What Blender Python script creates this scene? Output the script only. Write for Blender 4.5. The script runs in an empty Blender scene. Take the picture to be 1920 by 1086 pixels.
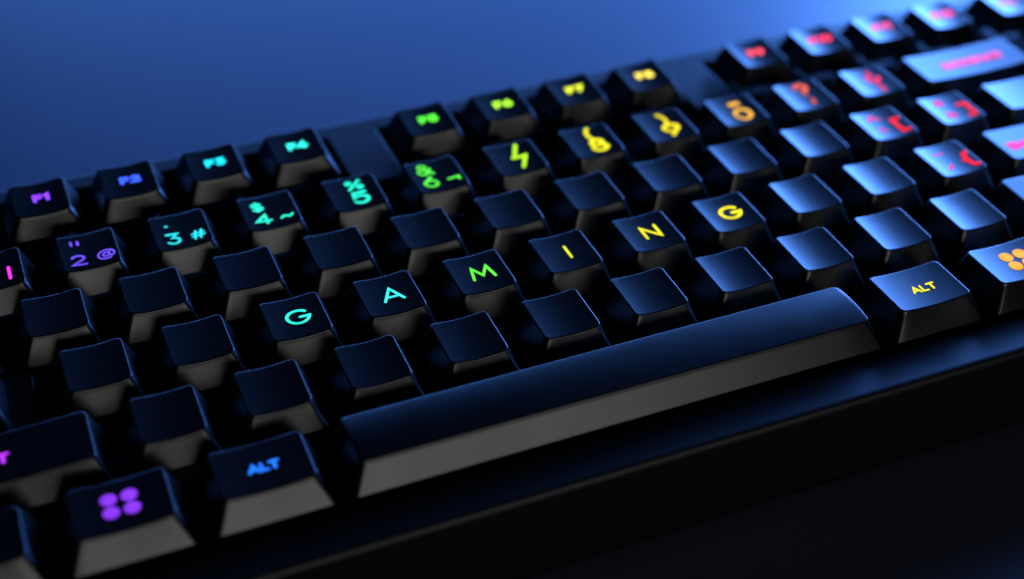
import bpy, bmesh, math, random
from mathutils import Vector, Matrix

U = 0.01905            # one key pitch in metres; all lengths below are in key pitches
SC = bpy.context.scene
COL = SC.collection
random.seed(4)

# ------------------------------------------------------------------ camera
AZ, EL, RO = 0.3906, 0.6339, -0.0029
F = Vector((math.sin(AZ)*math.cos(EL), math.cos(AZ)*math.cos(EL), -math.sin(EL)))
R = F.cross(Vector((0, 0, 1))).normalized()
UP = R.cross(F)
R, UP = R*math.cos(RO)+UP*math.sin(RO), UP*math.cos(RO)-R*math.sin(RO)
cam_d = bpy.data.cameras.new('camera')
cam = bpy.data.objects.new('camera', cam_d)
COL.objects.link(cam)
M = Matrix((R, UP, -F)).transposed().to_4x4()
CAM = Vector((1.941, -8.878, 9.2155))
M.translation = CAM*U
cam.matrix_world = M
cam_d.sensor_width = 36.0
cam_d.lens = 2654.33/1920*36
cam_d.clip_start = 0.01
cam_d.clip_end = 20
cam_d.dof.use_dof = True
cam_d.dof.focus_distance = 14.45*U
cam_d.dof.aperture_fstop = 7.4
cam_d.dof.aperture_blades = 0
SC.camera = cam

# ------------------------------------------------------------------ world and lamps
w = bpy.data.worlds.new("World")
SC.world = w
w.use_nodes = True
w.node_tree.nodes['Background'].inputs[0].default_value = (0.10, 0.16, 0.40, 1)
w.node_tree.nodes['Background'].inputs[1].default_value = 0.006
SC.view_settings.view_transform = 'Standard'
SC.view_settings.look = 'None'
SC.view_settings.exposure = 0
SC.view_settings.gamma = 1


def area_lamp(name, loc, target, sx, sy, power, color, spread=180):
    d = bpy.data.lights.new(name, 'AREA')
    d.shape = 'RECTANGLE'
    d.size, d.size_y = sx*U, sy*U
    d.energy = power
    d.color = color
    d.spread = math.radians(spread)
    o = bpy.data.objects.new(name, d)
    COL.objects.link(o)
    o.location = Vector(loc)*U
    o.rotation_euler = (Vector(target)-Vector(loc)).to_track_quat('-Z', 'Y').to_euler()
    return o


def polar(c, az, el, dist):
    a, e = math.radians(az), math.radians(el)
    return (c[0]+dist*math.sin(a)*math.cos(e), c[1]+dist*math.cos(a)*math.cos(e), c[2]+dist*math.sin(e))


MID = (8, 3, 0)
area_lamp('blue_softbox', polar((11, 4, 0), 60, 16, 31), (11, 4, 0), 22, 11.5, 11.0, (0.088, 0.275, 1.0))
area_lamp('blue_fill', polar((8, 4, 0), 20, 5.5, 50), (8, 4, 0), 56, 7, 7.6, (0.085, 0.27, 0.95))
area_lamp('warm_softbox', polar((5, 3, 0), 172, 12.5, 32), (5, 3, 0), 23, 7, 0.17, (1.0, 0.985, 0.955), 95)


# ------------------------------------------------------------------ materials
def new_mat(name):
    m = bpy.data.materials.new(name)
    m.use_nodes = True
    return m, m.node_tree.nodes, m.node_tree.links, m.node_tree.nodes['Principled BSDF']


def plastic(name, color, rough, bump=0.15, scale=9000, spec=0.5):
    m, N, L, P = new_mat(name)
    P.inputs['Base Color'].default_value = (*color, 1)
    P.inputs['Specular IOR Level'].default_value = spec
    tc = N.new('ShaderNodeTexCoord')
    n1 = N.new('ShaderNodeTexNoise')
    n1.inputs['Scale'].default_value = scale
    n1.inputs['Detail'].default_value = 2
    L.new(tc.outputs['Object'], n1.inputs['Vector'])
    b = N.new('ShaderNodeBump')
    b.inputs['Strength'].default_value = bump
    b.inputs['Distance'].default_value = 0.00003
    L.new(n1.outputs['Fac'], b.inputs['Height'])
    L.new(b.outputs['Normal'], P.inputs['Normal'])
    n2 = N.new('ShaderNodeTexNoise')
    n2.inputs['Scale'].default_value = 160
    n2.inputs['Detail'].default_value = 4
    L.new(tc.outputs['Object'], n2.inputs['Vector'])
    mr = N.new('ShaderNodeMapRange')
    mr.inputs['From Min'].default_value = 0.3
    mr.inputs['From Max'].default_value = 0.7
    mr.inputs['To Min'].default_value = rough-0.01
    mr.inputs['To Max'].default_value = rough+0.015
    L.new(n2.outputs['Fac'], mr.inputs['Value'])
    L.new(mr.outputs['Result'], P.inputs['Roughness'])
    return m


CAPM = plastic('black_keycap_plastic', (0.004, 0.004, 0.0045), 0.30, 0.08)
CASEM = plastic('black_case_plastic', (0.003, 0.003, 0.004), 0.49, 0.2, 5000, 0.38)
PLATEM = plastic('matt_black_plate', (0.002, 0.002, 0.002), 0.6, spec=0.1)
SWITCHM = plastic('switch_housing_plastic', (0.002, 0.002, 0.002), 0.55, spec=0.08)
DESKM = plastic('dark_desk_lacquer', (0.034, 0.042, 0.085), 0.47, 0.1, 900, 1.0)

_glow = {}


def glow(srgb, strength=1.3):
    k = (srgb, strength)
    if k not in _glow:
        m = bpy.data.materials.new('backlit_legend')
        m.use_nodes = True
        N, L = m.node_tree.nodes, m.node_tree.links
        N.clear()
        e = N.new('ShaderNodeEmission')
        o = N.new('ShaderNodeOutputMaterial')
        lin = [(c/255/12.92 if c/255 <= 0.04045 else ((c/255+0.055)/1.055)**2.4) for c in srgb]
        e.inputs[0].default_value = (*lin, 1)
        e.inputs[1].default_value = strength
        # the diode behind each legend lights it unevenly
        tc = N.new('ShaderNodeTexCoord')
        nz = N.new('ShaderNodeTexNoise')
        nz.inputs['Scale'].default_value = 190
        nz.inputs['Detail'].default_value = 1
        mr = N.new('ShaderNodeMapRange')
        mr.inputs['From Min'].default_value = 0.3
        mr.inputs['From Max'].default_value = 0.7
        mr.inputs['To Min'].default_value = strength*0.72
        mr.inputs['To Max'].default_value = strength*1.25
        L.new(tc.outputs['Object'], nz.inputs['Vector'])
        L.new(nz.outputs['Fac'], mr.inputs['Value'])
        L.new(mr.outputs['Result'], e.inputs[1])
        L.new(e.outputs[0], o.inputs[0])
        _glow[k] = m
    return _glow[k]


# ------------------------------------------------------------------ helpers
def new_obj(name, mesh, parent=None, loc=(0, 0, 0), label=None):
    o = bpy.data.objects.new(name, mesh)
    COL.objects.link(o)
    if parent is not None:
        o.parent = parent
    o.location = Vector(loc)*U
    if label:
        o['label'] = label
    return o


def mesh_from(name, verts, faces, mat, smooth=True):
    me = bpy.data.meshes.new(name)
    me.from_pydata([tuple(c*U for c in v) for v in verts], [], faces)
    me.materials.append(mat)
    if smooth:
        for p in me.polygons:
            p.use_smooth = True
    me.validate()
    return me


def rrect(x0, x1, y0, y1, r, nc=6, ns=10):
    """rounded rectangle outline, counter clockwise, fixed point count"""
    pts = []
    cs = [(x1-r, y0+r, -90), (x1-r, y1-r, 0), (x0+r, y1-r, 90), (x0+r, y0+r, 180)]
    for i, (cx, cy, a0) in enumerate(cs):
        for k in range(nc+1):
            a = math.radians(a0+90*k/nc)
            pts.append((cx+r*math.cos(a), cy+r*math.sin(a)))
        nx, ny, na = cs[(i+1) % 4]
        a = math.radians(a0+90)
        p = (cx+r*math.cos(a), cy+r*math.sin(a))
        b = math.radians(na)
        q = (nx+r*math.cos(b), ny+r*math.sin(b))
        for k in range(1, ns):
            t = k/ns
            pts.append((p[0]+(q[0]-p[0])*t, p[1]+(q[1]-p[1])*t))
    return pts


class Cap:
    """shape of one keycap; local origin at the centre of its footprint, z = 0 at its lower rim"""
    def __init__(s, width, yb, zb, yf, zf, base, kind='dish'):
        s.w, s.yb, s.zb, s.yf, s.zf, s.base, s.kind = width, yb, zb-base, yf, zf-base, base, kind
        s.hx = width/2-0.190
        s.depth = 0.029 if kind == 'dish' else -0.034

    def plane(s, y):
        t = (y+s.yf)/(s.yb+s.yf)
        return s.zf+(s.zb-s.zf)*t

    def top(s, x, y):
        if s.kind == 'dish':
            u = max(-1, min(1, x/s.hx))
            return s.plane(y)-s.depth*(1-u*u)
        c = (s.yb-s.yf)/2
        h = (s.yb+s.yf)/2
        v = max(-1, min(1, (y-c)/h))
        return s.plane(y)-s.depth*(1-v*v)

    def mesh(s, name, mat):
        V, Fc = [], []
        ns = 10 if s.w < 3 else 16
        rf = 0.019
        rings = []
        b = (-s.w/2+0.07, s.w/2-0.07, -0.43, 0.43)
        t = (-s.hx, s.hx, -s.yf, s.yb)
        # inner lower rim (wall thickness), outer rim, then the drafted side
        inn = rrect(b[0]+.07, b[1]-.07, b[2]+.07, b[3]-.07, .04, 6, ns)
        rings.append([(x, y, 0.02) for x, y in inn])
        rings.append([(x, y, 0.0) for x, y in rrect(b[0]+.012, b[1]-.012, b[2]+.012, b[3]-.012, .05, 6, ns)])
        rings.append([(x, y, 0.010) for x, y in rrect(*b, .055, 6, ns)])
        for k in (0.03, 0.25, 0.5, 0.75, 0.93, 1.0):
            q = [b[i]+(t[i]-b[i])*k for i in range(4)]
            rad = .055+.012*k
            ring = []
            for x, y in rrect(*q, rad, 6, ns):
                zt = s.top(x, y)-rf
                ring.append((x, y, 0.010+(zt-0.010)*k))
            rings.append(ring)
        for a in (25, 50, 70, 90):
            d = rf*(1-math.cos(math.radians(a)))
            h = rf*math.sin(math.radians(a))
            rings.append([(x, y, s.top(x, y)-rf+h) for x, y in rrect(t[0]+d, t[1]-d, t[2]+d, t[3]-d, .067-d, 6, ns)])
        i0 = [t[0]+rf, t[1]-rf, t[2]+rf, t[3]-rf]
        cy = (i0[2]+i0[3])/2
        for f in (0.985, 0.94, 0.85, 0.7, 0.5, 0.3, 0.12):
            ring = []
            for x, y in rrect(*i0, .067-rf, 6, ns):
                X, Y = x*f, cy+(y-cy)*f
                ring.append((X, Y, s.top(X, Y)))
            rings.append(ring)
        n = len(rings[0])
        for rg in rings:
            V += rg
        for i in range(len(rings)-1):
            for j in range(n):
                k = (j+1) % n
                Fc.append((i*n+j, i*n+k, (i+1)*n+k, (i+1)*n+j))
        V.append((0, cy, s.top(0, cy)))
        for j in range(n):
            Fc.append(((len(rings)-1)*n+j, (len(rings)-1)*n+(j+1) % n, len(V)-1))
        return mesh_from(name, V, Fc, mat)


# ------------------------------------------------------------------ stroke lettering
def arc(cx, cy, rx, ry, a0, a1, n=14):
    return [(cx+rx*math.cos(math.radians(a0+(a1-a0)*i/n)), cy+ry*math.sin(math.radians(a0+(a1-a0)*i/n))) for i in range(n+1)]


def disc(cx, cy, r):
    return ('disc', cx, cy, r)


# glyphs fit a box one high, centred on the origin
G = {
    'A': [[(-.5, -.5), (0, .5), (.5, -.5)], [(-.3, -.2), (.3, -.2)]],
    'L': [[(-.3, .5), (-.3, -.5), (.32, -.5)]],
    'T': [[(-.42, .5), (.42, .5)], [(0, .5), (0, -.5)]],
    'M': [[(-.58, -.5), (-.40, .5), (0, -.25), (.40, .5), (.58, -.5)]],
    'I': [[(0, .5), (0, -.5)]],
    'N': [[(-.42, -.5), (-.42, .5), (.42, -.5), (.42, .5)]],
    'G': [arc(0, 0, .56, .5, 42, 352, 26)+[(.10, -.03)]],
    'F': [[(-.3, -.5), (-.3, .5), (.35, .5)], [(-.3, .03), (.28, .03)]],
    'P': [[(-.35, -.5), (-.35, .5), (.05, .5)]+arc(.05, .22, .30, .28, 90, -90, 10)+[(-.35, -.06)]],
    'R': [[(-.35, -.5), (-.35, .5), (.05, .5)]+arc(.05, .22, .30, .28, 90, -90, 10)+[(-.35, -.06)], [(.05, -.06), (.38, -.5)]],
    'E': [[(.35, .5), (-.3, .5), (-.3, -.5), (.35, -.5)], [(-.3, 0), (.28, 0)]],
    'B': [[(-.35, -.5), (-.35, .5), (.02, .5)]+arc(.02, .26, .26, .24, 90, -90, 8)+[(-.35, .02)], [(.04, .02)]+arc(.06, -.24, .30, .26, 85, -90, 8)+[(-.35, -.5)]],
    'C': [arc(0, 0, .5, .5, 42, 318, 20)],
    'K': [[(-.35, .5), (-.35, -.5)], [(.36, .5), (-.3, -.05)], [(-.1, .1), (.4, -.5)]],
    'S': [arc(0, .24, .30, .26, 40, 270, 12)+arc(0, -.26, .32, .25, 85, -140, 12)],
    'H': [[(-.4, .5), (-.4, -.5)], [(.4, .5), (.4, -.5)], [(-.4, 0), (.4, 0)]],
    '1': [[(-.2, .32), (.04, .5), (.04, -.5)]],
    '2': [arc(0, .2, .34, .3, 165, -25, 12)+[(-.38, -.5), (.4, -.5)]],
    '3': [[(-.32, .5), (.3, .5), (-.02, .12)]+arc(0, -.18, .36, .32, 85, -150, 14)],
    '4': [[(.18, -.5), (.18, .5), (-.45, -.22), (.45, -.22)]],
    '5': [[(.32, .5), (-.24, .5), (-.30, .06)]+arc(0, -.16, .36, .34, 125, -150, 14)],
    '6': [[(.14, .5), (-.28, -.02)]+arc(0, -.18, .35, .32, 150, 510, 22)],
    '7': [[(-.36, .5), (.38, .5), (-.12, -.5)]],
    '8': [arc(0, .25, .27, .25, 0, 360, 18), arc(0, -.24, .34, .27, 90, 450, 20)],
    '9': [[(-.14, -.5), (.28, .02)]+arc(0, .18, .35, .32, -30, 330, 22)],
    '0': [arc(0, 0, .38, .5, 0, 360, 26)],
    '$': [arc(0, .18, .28, .2, 35, 270, 10)+arc(0, -.2, .3, .19, 85, -145, 10), [(0, .5), (0, -.5)]],
    '%': [[(-.38, -.4), (.38, .4)], arc(-.3, .27, .13, .13, 0, 360, 12), arc(.3, -.27, .13, .13, 0, 360, 12)],
    '&': [[(.42, -.5), (-.16, .16)]+arc(0, .28, .19, .2, 215, -45, 12)+[(-.22, -.08)]+arc(-.06, -.27, .26, .23, 140, 340, 12)+[(.36, .02)]],
    '@': [arc(0, 0, .19, .19, 0, 360, 16), [(.19, .18), (.2, -.12)]+arc(.33, -.12, .13, .12, 180, 300, 6)+arc(0, 0, .48, .46, -5, 300, 24)],
    '#': [[(-.28, -.45), (-.12, .45)], [(.12, -.45), (.28, .45)], [(-.42, .16), (.42, .16)], [(-.42, -.16), (.42, -.16)]],
    '~': [[(-.5, -.08), (-.3, .1), (-.12, .08), (.12, -.08), (.3, -.1), (.5, .08)]],
    'not': [[(-.45, .12), (.42, .12), (.42, -.25)]],
    '"': [[(-.16, .14), (-.16, -.14)], [(.16, .14), (.16, -.14)]],
    'dot': [disc(0, 0, .12)],
    '/': [[(.22, .5), (-.22, -.5)]],
    '(': [arc(.38, 0, .5, .62, 128, 232, 10)],
    ')': [arc(-.38, 0, .5, .62, 52, -52, 10)],
    '=': [[(-.36, .15), (.36, .15)], [(-.36, -.15), (.36, -.15)]],
    '?': [arc(0, .2, .3, .29, 165, -60, 12)+[(0, -.08), (0, -.2)], disc(0, -.44, .09)],
    'inv?': [arc(0, -.2, .3, .29, -15, -240, 12)+[(0, .08), (0, .2)], disc(0, .44, .09)],
    'inv!': [[(0, -.5), (0, .2)], disc(0, .44, .09)],
    "'": [[(.05, .2), (-.02, -.16)]],
    '^': [[(-.3, -.12), (0, .2), (.3, -.12)]],
    '`': [[(-.12, .16), (.12, -.12)]],
    'acute': [[(.12, .16), (-.12, -.12)]],
    'uml': [disc(-.18, 0, .1), disc(.18, 0, .1)],
    '*': [[(0, .3), (0, -.3)], [(-.27, .16), (.27, -.16)], [(-.27, -.16), (.27, .16)]],
    '+': [[(0, .32), (0, -.32)], [(-.34, 0), (.34, 0)]],
    '[': [[(.2, .5), (-.14, .5), (-.14, -.5), (.2, -.5)]],
    ']': [[(-.2, .5), (.14, .5), (.14, -.5), (-.2, -.5)]],
    '{': [[(.24, .5), (.06, .46), (.0, .34), (0, .12), (-.16, 0), (0, -.12), (0, -.34), (.06, -.46), (.24, -.5)]],
    'arrow': [[(-.5, 0), (.5, 0)], [(-.2, .26), (-.5, 0), (-.2, -.26)]],
}
ADV = {'I': .35, 'M': 1.45, 'A': 1.12, 'L': .85, 'T': .98, 'F': .92, '1': .7}


class LegendMesh:
    def __init__(s, cap):
        s.cap, s.V, s.F, s.lift = cap, [], [], 0.0035

    def vert(s, x, y):
        s.V.append((x, y, s.cap.top(x, y)+s.lift))
        return len(s.V)-1

    def disc(s, cx, cy, r, ry=None, n=20):
        ry = ry or r
        c = s.vert(cx, cy)
        ring = [s.vert(cx+r*math.cos(2*math.pi*i/n), cy+ry*math.sin(2*math.pi*i/n)) for i in range(n)]
        for i in range(n):
            s.F.append((c, ring[i], ring[(i+1) % n]))
        s.lift += 0.0004

    def stroke(s, pts, wd):
        # subdivide long runs so that the ribbon follows the dished surface
        P = [Vector(pts[0])]
        closed = (Vector(pts[0])-Vector(pts[-1])).length < 1e-5
        for q in pts[1:]:
            q = Vector(q)
            d = (q-P[-1]).length
            if d < 1e-5:
                continue
            n = max(1, int(d/0.05))
            a = P[-1].copy()
            for k in range(1, n+1):
                P.append(a.lerp(q, k/n))
        L, Rr = [], []
        N = len(P)
        for i, p in enumerate(P):
            if closed:
                a = P[i-1] if i else P[-2]
                b = P[i+1] if i < N-1 else P[1]
            else:
                a = P[i-1] if i else None
                b = P[i+1] if i < N-1 else None
            d1 = (p-a).normalized() if a is not None else (b-p).normalized()
            d2 = (b-p).normalized() if b is not None else d1
            t = (d1+d2)
            t = t.normalized() if t.length > 1e-6 else d1
            nrm = Vector((-t.y, t.x))
            m = 1/max(0.5, abs(nrm.dot(Vector((-d1.y, d1.x)))))
            L.append(s.vert(*(p+nrm*wd/2*m)))
            Rr.append(s.vert(*(p-nrm*wd/2*m)))
        for i in range(N-1):
            s.F.append((Rr[i], Rr[i+1], L[i+1], L[i]))
        if not closed:
            for e, li, ri, sgn in ((0, L[0], Rr[0], -1), (N-1, L[-1], Rr[-1], 1)):
                p = P[e]
                dv = (P[1]-P[0]).normalized()*-1 if e == 0 else (P[-1]-P[-2]).normalized()
                base = math.atan2(dv.y, dv.x)
                ids = [s.vert(p.x+wd/2*math.cos(base+a), p.y+wd/2*math.sin(base+a)) for a in (-1.05, -.5, 0, .5, 1.05)]
                loop = [ri]+ids+[li] if e else [li]+ids+[ri]
                s.F.append(tuple(loop))
        s.lift += 0.0004

    def glyph(s, ch, cx, cy, h, wd, wx=1.0):
        for g in G[ch]:
            if isinstance(g, tuple):
                s.disc(cx+g[1]*h*wx, cy+g[2]*h, g[3]*h)
            else:
                s.stroke([(cx+x*h*wx, cy+y*h) for x, y in g], wd)

    def word(s, txt, cx, cy, h, wd, gap=.16, wx=1.0):
        adv = [ADV.get(c, 1.0) for c in txt]
        tot = sum(adv)*h*wx+gap*h*(len(txt)-1)
        x = cx-tot/2
        for c, a in zip(txt, adv):
            s.glyph(c, x+a*h*wx/2, cy, h, wd, wx)
            x += a*h*wx+gap*h

    def build(s, parent, color, label=None, strength=1.3):
        me = mesh_from('legend', s.V, s.F, glow(color, strength), False)
        return new_obj('legend', me, parent, (0, 0, 0), label)


# ------------------------------------------------------------------ desk
DZ = -1.3
desk_me = mesh_from('desk_surface', [(-60, -40, DZ), (140, -40, DZ), (140, 120, DZ), (-60, 120, DZ),
                                     (-60, -40, DZ-1.5), (140, -40, DZ-1.5), (140, 120, DZ-1.5), (-60, 120, DZ-1.5)],
                    [(0, 1, 2, 3), (4, 7, 6, 5), (0, 4, 5, 1), (1, 5, 6, 2), (2, 6, 7, 3), (3, 7, 4, 0)], DESKM, False)
desk = new_obj('desk_surface', desk_me)
desk['kind'] = 'structure'
desk['label'] = 'smooth dark blue lit desk surface under and behind the keyboard'

# ------------------------------------------------------------------ keyboard
KB = (9.0, 3.0, DZ)
kb = bpy.data.objects.new('mechanical_keyboard', None)
COL.objects.link(kb)
kb.location = Vector(KB)*U
kb['label'] = 'black mechanical keyboard with rainbow backlit key legends lying on a dark desk'
kb['category'] = 'keyboard'

CT = 0.17     # top level of the case
PL = -0.24    # level of the switch plate


def kloc(x, y, z):
    return (x-KB[0], y-KB[1], z-KB[2])


# wells cut through the case top: (x0, x1, y0, y1)
wells = [(-0.02, 1.03, 4.99, 6.38), (1.58, 5.70, 4.99, 6.38), (5.70, 6.35, 4.99, 5.17), (6.35, 10.38, 4.99, 6.38), (11.04, 15.02, 4.99, 6.38),
         (-0.02, 15.02, 0.02, 4.99), (15.10, 18.20, 5.27, 6.38), (15.14, 18.20, 3.0, 4.99), (15.14, 18.20, 0.02, 1.0), (16.14, 17.20, 1.0, 2.0)]
X0, X1, Y0, Y1 = -0.52, 18.72, -0.50, 6.74
xs = sorted({X0, X1} | {w_[0] for w_ in wells} | {w_[1] for w_ in wells})
ys = sorted({Y0, Y1} | {w_[2] for w_ in wells} | {w_[3] for w_ in wells})


def filled(i, j):
    if i < 0 or j < 0 or i >= len(xs)-1 or j >= len(ys)-1:
        return None
    cx, cy = (xs[i]+xs[i+1])/2, (ys[j]+ys[j+1])/2
    return not any(a < cx < b and c < cy < d for a, b, c, d in wells)


bm = bmesh.new()
vc = {}


def bv(x, y, z):
    k = (round(x, 4), round(y, 4), round(z, 4))
    if k not in vc:
        vc[k] = bm.verts.new((x*U, y*U, z*U))
    return vc[k]


for i in range(len(xs)-1):
    for j in range(len(ys)-1):
        if not filled(i, j):
            continue
        a, b, c, d = xs[i], xs[i+1], ys[j], ys[j+1]
        bm.faces.new([bv(a, c, CT), bv(b, c, CT), bv(b, d, CT), bv(a, d, CT)])
        for di, dj, p, q in ((-1, 0, (a, d), (a, c)), (1, 0, (b, c), (b, d)), (0, -1, (a, c), (b, c)), (0, 1, (b, d), (a, d))):
            f = filled(i+di, j+dj)
            if f:
                continue
            zl = PL-0.03 if f is False else DZ+0.16
            bm.faces.new([bv(*p, CT), bv(*p, zl), bv(*q, zl), bv(*q, CT)])
bmesh.ops.recalc_face_normals(bm, faces=bm.faces)
# merge coplanar cells, then round every edge: the outer one generously, the wells slightly
bmesh.ops.dissolve_limit(bm, angle_limit=0.02, verts=bm.verts, edges=bm.edges)
bm.edges.ensure_lookup_table()
wl = bm.edges.layers.float.new('bevel_weight_edge')
for e in bm.edges:
    v1, v2 = e.verts
    if len(e.link_faces) < 2 or e.calc_face_angle(0) < 0.5:
        continue
    outer = all(min(abs(v.co.x/U-X0), abs(v.co.x/U-X1), abs(v.co.y/U-Y0), abs(v.co.y/U-Y1)) < 1e-3 for v in (v1, v2))
    top = v1.co.z/U > CT-1e-3 and v2.co.z/U > CT-1e-3
    if outer and not top:
        e[wl] = 1.0
    elif outer:
        e[wl] = 0.34
    elif top:
        e[wl] = 0.10
    else:
        e[wl] = 0.12
for v in bm.verts:      # the outer walls lean inwards towards the foot
    if v.co.z/U < DZ+0.3:
        v.co.y += 0.30*U if v.co.y/U < 3 else -0.12*U
        v.co.x += 0.12*U if v.co.x/U < 9 else -0.12*U
case_me = bpy.data.meshes.new('case')
bm.to_mesh(case_me)
bm.free()
case_me.materials.append(CASEM)
for p in case_me.polygons:
    p.use_smooth = True
case = new_obj('case', case_me, kb, (-KB[0], -KB[1], -KB[2]))
bmod = case.modifiers.new('round', 'BEVEL')
bmod.width = 0.30*U
bmod.segments = 5
bmod.limit_method = 'WEIGHT'
bmod.harden_normals = True
bmod.use_clamp_overlap = True

bottom = new_obj('case_bottom', mesh_from('case_bottom', *(lambda x0, x1, y0, y1: (
    [(x, y, z) for z in (DZ, DZ+0.158) for x, y in rrect(x0, x1, y0, y1, .3, 8, 1)],
    (lambda n: [tuple(range(n-1, -1, -1)), tuple(range(n, 2*n))]+[(k, (k+1) % n, n+(k+1) % n, n+k) for k in range(n)])(len(rrect(x0, x1, y0, y1, .3, 8, 1)))
))(X0+.18, X1-.18, Y0+.36, Y1-.18), PLATEM, False), kb, (-KB[0], -KB[1], -KB[2]))

plate = new_obj('switch_plate', mesh_from('switch_plate', [(X0+.1, Y0+.1, PL-.06), (X1-.1, Y0+.1, PL-.06), (X1-.1, Y1-.1, PL-.06), (X0+.1, Y1-.1, PL-.06),
                                                           (X0+.1, Y0+.1, PL), (X1-.1, Y0+.1, PL), (X1-.1, Y1-.1, PL), (X0+.1, Y1-.1, PL)],
                                          [(3, 2, 1, 0), (4, 5, 6, 7), (0, 1, 5, 4), (1, 2, 6, 5), (2, 3, 7, 6), (3, 0, 4, 7)], PLATEM, False),
                kb, (-KB[0], -KB[1], -KB[2]))

# switch housing shared by every key
hv, hf = [], []
for z, h in ((PL, .30), (PL+.14, .30), (PL+.26, .22)):
    hv += [(x, y, z) for x, y in rrect(-h, h, -h, h, .03, 2, 1)]
n_ = len(rrect(-.3, .3, -.3, .3, .03, 2, 1))
for k in range(2):
    hf += [(k*n_+j, k*n_+(j+1) % n_, (k+1)*n_+(j+1) % n_, (k+1)*n_+j) for j in range(n_)]
hf.append(tuple(range(2*n_, 3*n_)))
HOUSE = mesh_from('switch_housing', hv, hf, SWITCHM, False)

# rows: y centre, back edge, back height, front edge, front height, lower rim
ROWS = [
    (5.75, .350, .560, .325, .520, .255),
    (4.50, .350, .535, .318, .505, .20),
    (3.50, .334, .535, .326, .512, .20),
    (2.50, .338, .526, .332, .510, .20),
    (1.50, .337, .535, .328, .510, .20),
    (0.50, .350, .498, .292, .488, .196),
]
_caps = {}


def cap_for(row, width, kind='dish'):
    k = (row, round(width, 3), kind)
    if k not in _caps:
        yc, yb, zb, yf, zf, base = ROWS[row]
        c = Cap(width, yb, zb, yf, zf, base, kind)
        _caps[k] = (c, c.mesh('keycap', CAPM))
    return _caps[k]


def key(row, x0, width=1.0, kind='dish', label=None):
    c, me = cap_for(row, width, kind)
    o = new_obj('keycap', me, kb, kloc(x0+width/2, ROWS[row][0], ROWS[row][5]), label)
    hs = (0,) if width < 2 else ((-0.94, 0, 0.94) if width < 3 else (-2.2, 0, 2.2))
    for h in hs:
        new_obj('switch_housing', HOUSE, kb, kloc(x0+width/2+h, ROWS[row][0], 0))
    return c, o


def leg(ck, items, color, name=None, strength=1.3, spot=None):
    """items: (glyph, x, y, height, stroke width)"""
    c, o = ck
    for it in items:
        lm = LegendMesh(c)
        ch, x, y, h, wd = it[:5]
        wx = it[5] if len(it) > 5 else 1.0
        if ch in G:
            lm.glyph(ch, x, y, h, wd, wx)
        else:
            lm.word(ch, x, y, h, wd, wx=wx)
        col = it[6] if len(it) > 6 else color
        lm.build(o, col, it[7] if len(it) > 7 else name, strength)


FX = {1: 1.654, 2: 2.654, 3: 3.654, 4: 4.654, 5: 6.33, 6: 7.33, 7: 8.33, 8: 9.33, 9: 11.0, 10: 12.0, 11: 13.0, 12: 14.0}
FCOL = {1: (125, 60, 255), 2: (55, 90, 255), 3: (30, 215, 245), 4: (50, 240, 225), 5: (85, 240, 60), 6: (170, 250, 60), 7: (225, 240, 60),
        8: (255, 228, 90), 9: (255, 80, 95), 10: (255, 60, 100), 11: (255, 85, 150), 12: (255, 80, 165)}
FN = {1: 'purple', 2: 'blue', 3: 'cyan', 4: 'turquoise', 5: 'green', 6: 'lime', 7: 'yellow green', 8: 'yellow', 9: 'red', 10: 'red', 11: 'pink', 12: 'pink'}
key(0, 0.0, label='blank black escape keycap in the top left corner')
for k in range(1, 13):
    ck = key(0, FX[k], label='function row keycap with glowing %s F%d' % (FN[k], k))
    leg(ck, [('F%d' % k, .022, .015, .105, .042, 1.05)], FCOL[k], None, 1.9)
for k in range(3):
    ck = key(0, 15.15+k)
    if k == 0:
        leg(ck, [('PR', -.02, 0, .115, .036, 1.1)], (255, 110, 200))

# number row
SH = (-.11, .185)
MN = (-.105, -.095)
RT = (.168, -.125)
UPc = (.045, .17)
LOc = (.045, -.085)
key(1, 0)
ck = key(1, 1, label='number row keycap with glowing magenta 1')
leg(ck, [('I', .163, -.085, .2, .036)], (240, 50, 225))
ck = key(1, 2, label='number row keycap with glowing violet 2')
leg(ck, [('"', -.125, .185, .22, .032), ('2', MN[0]-.02, MN[1]-.035, .165, .030, 1.1), ('@', RT[0], RT[1]-.005, .165, .022, 1.1)], (110, 80, 250))
ck = key(1, 3, label='number row keycap with glowing cyan 3')
leg(ck, [('dot', -.135, .135, .17, .03), ('3', MN[0], MN[1]-.02, .175, .036, 1.05), ('#', RT[0], RT[1]-.005, .155, .026)], (45, 225, 245))
ck = key(1, 4, label='number row keycap with glowing turquoise 4')
leg(ck, [('$', SH[0], SH[1]-.05, .165, .038, 1.1), ('4', MN[0]+.01, MN[1]-.02, .16, .038, 1.1), ('~', RT[0], RT[1]-.02, .13, .030)], (50, 250, 220))
ck = key(1, 5, label='number row keycap with glowing green 5')
leg(ck, [('%', UPc[0], UPc[1]-.005, .19, .044), ('5', LOc[0], LOc[1]-.01, .2, .048, 1.15)], (40, 245, 215))
ck = key(1, 6, label='number row keycap with glowing green 6')
leg(ck, [('&', SH[0], SH[1]-.02, .19, .04, 1.2), ('6', MN[0], MN[1], .19, .042, 1.1), ('not', RT[0]+.005, RT[1], .14, .032)], (90, 245, 80))
ck = key(1, 7, label='number row keycap with glowing lime 7')
leg(ck, [('/', .055, .155, .23, .052), ('7', .055, -.08, .21, .05)], (185, 250, 50))
ck = key(1, 8, label='number row keycap with glowing yellow 8')
leg(ck, [('(', .045, .165, .26, .05), ('8', .055, -.08, .22, .056, 1.15)], (250, 245, 45))
ck = key(1, 9, label='number row keycap with glowing yellow 9')
leg(ck, [(')', .035, .14, .26, .05), ('9', .05, -.09, .22, .056, 1.15)], (255, 235, 45))
ck = key(1, 10, label='number row keycap with glowing orange 0')
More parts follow.
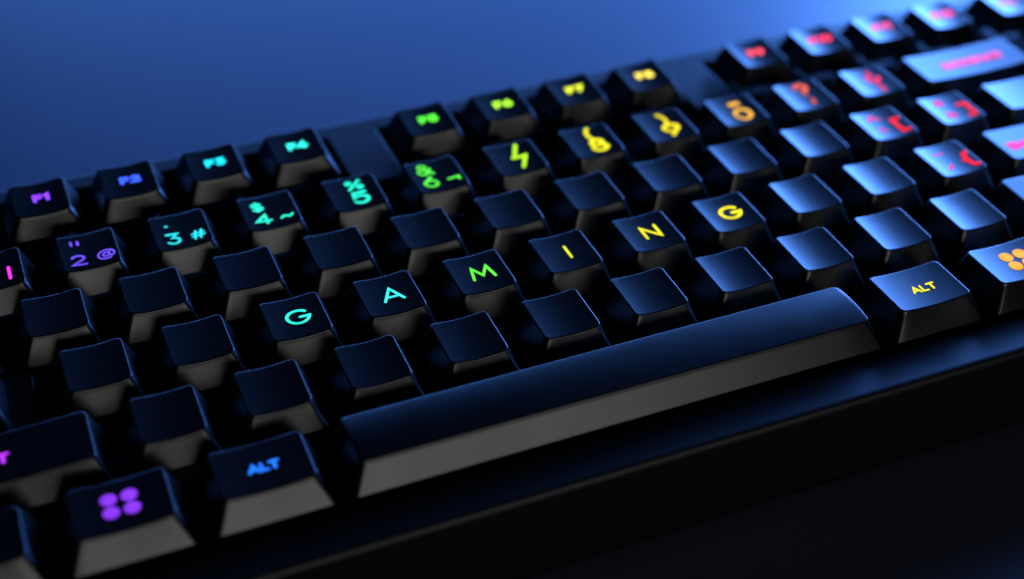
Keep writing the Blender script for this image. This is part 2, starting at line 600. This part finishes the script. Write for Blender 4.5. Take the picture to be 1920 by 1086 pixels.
leg(ck, [('=', .045, .155, .16, .044), ('0', .045, -.09, .22, .05, 1.15)], (255, 190, 75))
ck = key(1, 11, label='number row keycap with glowing orange question mark')
leg(ck, [('?', .045, .145, .24, .058), ("'", .04, -.14, .22, .044)], (255, 110, 80))
ck = key(1, 12, label='number row keycap with glowing pink inverted question mark')
leg(ck, [('inv?', .07, .12, .24, .056), ('inv!', .06, -.13, .2, .044)], (255, 60, 120))
ck = key(1, 13, 2.0, label='wide backspace keycap with glowing pink lettering')
leg(ck, [('BACKSPACE', .07, -.01, .105, .046, .8)], (255, 110, 215))

# upper letter row
key(2, 0, 1.5)
for k in range(10):
    key(2, 1.5+k)
ck = key(2, 11.5, label='keycap with glowing red square bracket and small pink accent marks')
leg(ck, [('^', -.06, .15, .24, .04, 1, (255, 70, 140)), ('`', -.075, -.12, .22, .04, 1, (255, 70, 140)), ('[', .185, -.08, .26, .05, 1, (255, 45, 60))], (255, 60, 90))
ck = key(2, 12.5, label='keycap with glowing red square bracket and pink star and plus signs')
leg(ck, [('*', -.07, .165, .18, .034, 1, (255, 70, 160)), ('+', -.07, -.125, .2, .044, 1, (255, 80, 170)), (']', .195, -.08, .26, .05, 1, (255, 45, 65))], (255, 60, 90))
key(2, 13.5, 1.5)

# home row; the caps lock cap has a lower step on its right
ck = key(3, 0, 1.50, label='caps lock keycap with a lower step at its right')
step_v, step_f = [], []
for z, d in ((.0, 0), (.085, .02), (.10, .035)):
    step_v += [(x-.75, y, z) for x, y in rrect(1.38, 1.68-d, -.43+d, .43-d, .05, 5, 1)]
n_ = len(step_v)//3
for k in range(2):
    step_f += [(k*n_+j, k*n_+(j+1) % n_, (k+1)*n_+(j+1) % n_, (k+1)*n_+j) for j in range(n_)]
step_f.append(tuple(range(2*n_, 3*n_)))
new_obj('step', mesh_from('step', step_v, step_f, CAPM, False), ck[1])
home = {3.75: ('G', (50, 240, 220), 'turquoise'), 4.75: ('A', (60, 235, 230), 'cyan'), 5.75: ('M', (95, 240, 75), 'green'), 6.75: ('I', (228, 240, 55), 'yellow'),
        7.75: ('N', (245, 240, 45), 'yellow'), 8.75: ('G', (250, 240, 50), 'yellow')}
for k in range(11):
    x = 1.75+k
    if x in home:
        ch, col, cn = home[x]
        ck = key(3, x, label='home row keycap with glowing %s letter %s' % (cn, ch))
        leg(ck, [(ch, .028, -.003, .205, .032 if ch != 'G' else (.036 if x < 5 else .046), 1.0)], col)
    elif x == 11.75:
        ck = key(3, x, label='keycap with glowing red brace and small pink accent marks')
        leg(ck, [('uml', -.065, .14, .22, .04, 1, (255, 70, 130)), ('acute', -.085, -.15, .22, .04, 1, (255, 70, 130)), ('{', .195, -.085, .26, .05, 1, (255, 40, 70))], (255, 60, 90))
    else:
        key(3, x)
ck = key(3, 12.75, 2.25, label='wide enter keycap with glowing pink lettering')
leg(ck, [('ENTER', -.5, -.05, .11, .042)], (255, 80, 200))

# lower letter row
ck = key(4, 0, 2.25, label='wide left shift keycap with glowing purple lettering')
leg(ck, [('SHIFT', -.05, -.015, .10, .038)], (175, 50, 240))
for k in range(10):
    key(4, 2.25+k)
key(4, 12.25, 2.75)


# bottom row
def four_dots(ck, cx, cy, dx, r, col, lab):
    c, o = ck
    for sx in (-1, 1):
        for sy in (-1, 1):
            lm = LegendMesh(c)
            lm.disc(cx+sx*dx, cy+sy*dx*.92, r, r, 28)
            lm.build(o, col, None)


key(5, 0, 1.52)
ck = key(5, 1.52, 1.25, label='keycap with glowing purple emblem of four round dots')
four_dots(ck, -.002, .037, .090, .073, (130, 54, 235), None)
ck = key(5, 2.77, 1.25, label='left alt keycap with glowing blue lettering')
leg(ck, [('ALT', .012, .013, .085, .034)], (35, 120, 255))
key(5, 4.02, 5.77, 'bar', label='long blank black space bar keycap')
ck = key(5, 9.79, 1.25, label='right alt keycap with glowing yellow lettering')
leg(ck, [('ALT', .03, -.003, .088, .024)], (250, 240, 60))
ck = key(5, 11.04, 1.25, label='keycap with glowing orange emblem of four round dots')
four_dots(ck, .02, .035, .09, .078, (255, 178, 80), None)
key(5, 12.29, 1.25)
key(5, 13.54, 1.46)

# navigation block beyond the right edge of the picture
for r_ in (1, 2):
    for k in range(3):
        key(r_, 15.15+k)
key(4, 16.15)
for k in range(3):
    key(5, 15.15+k)
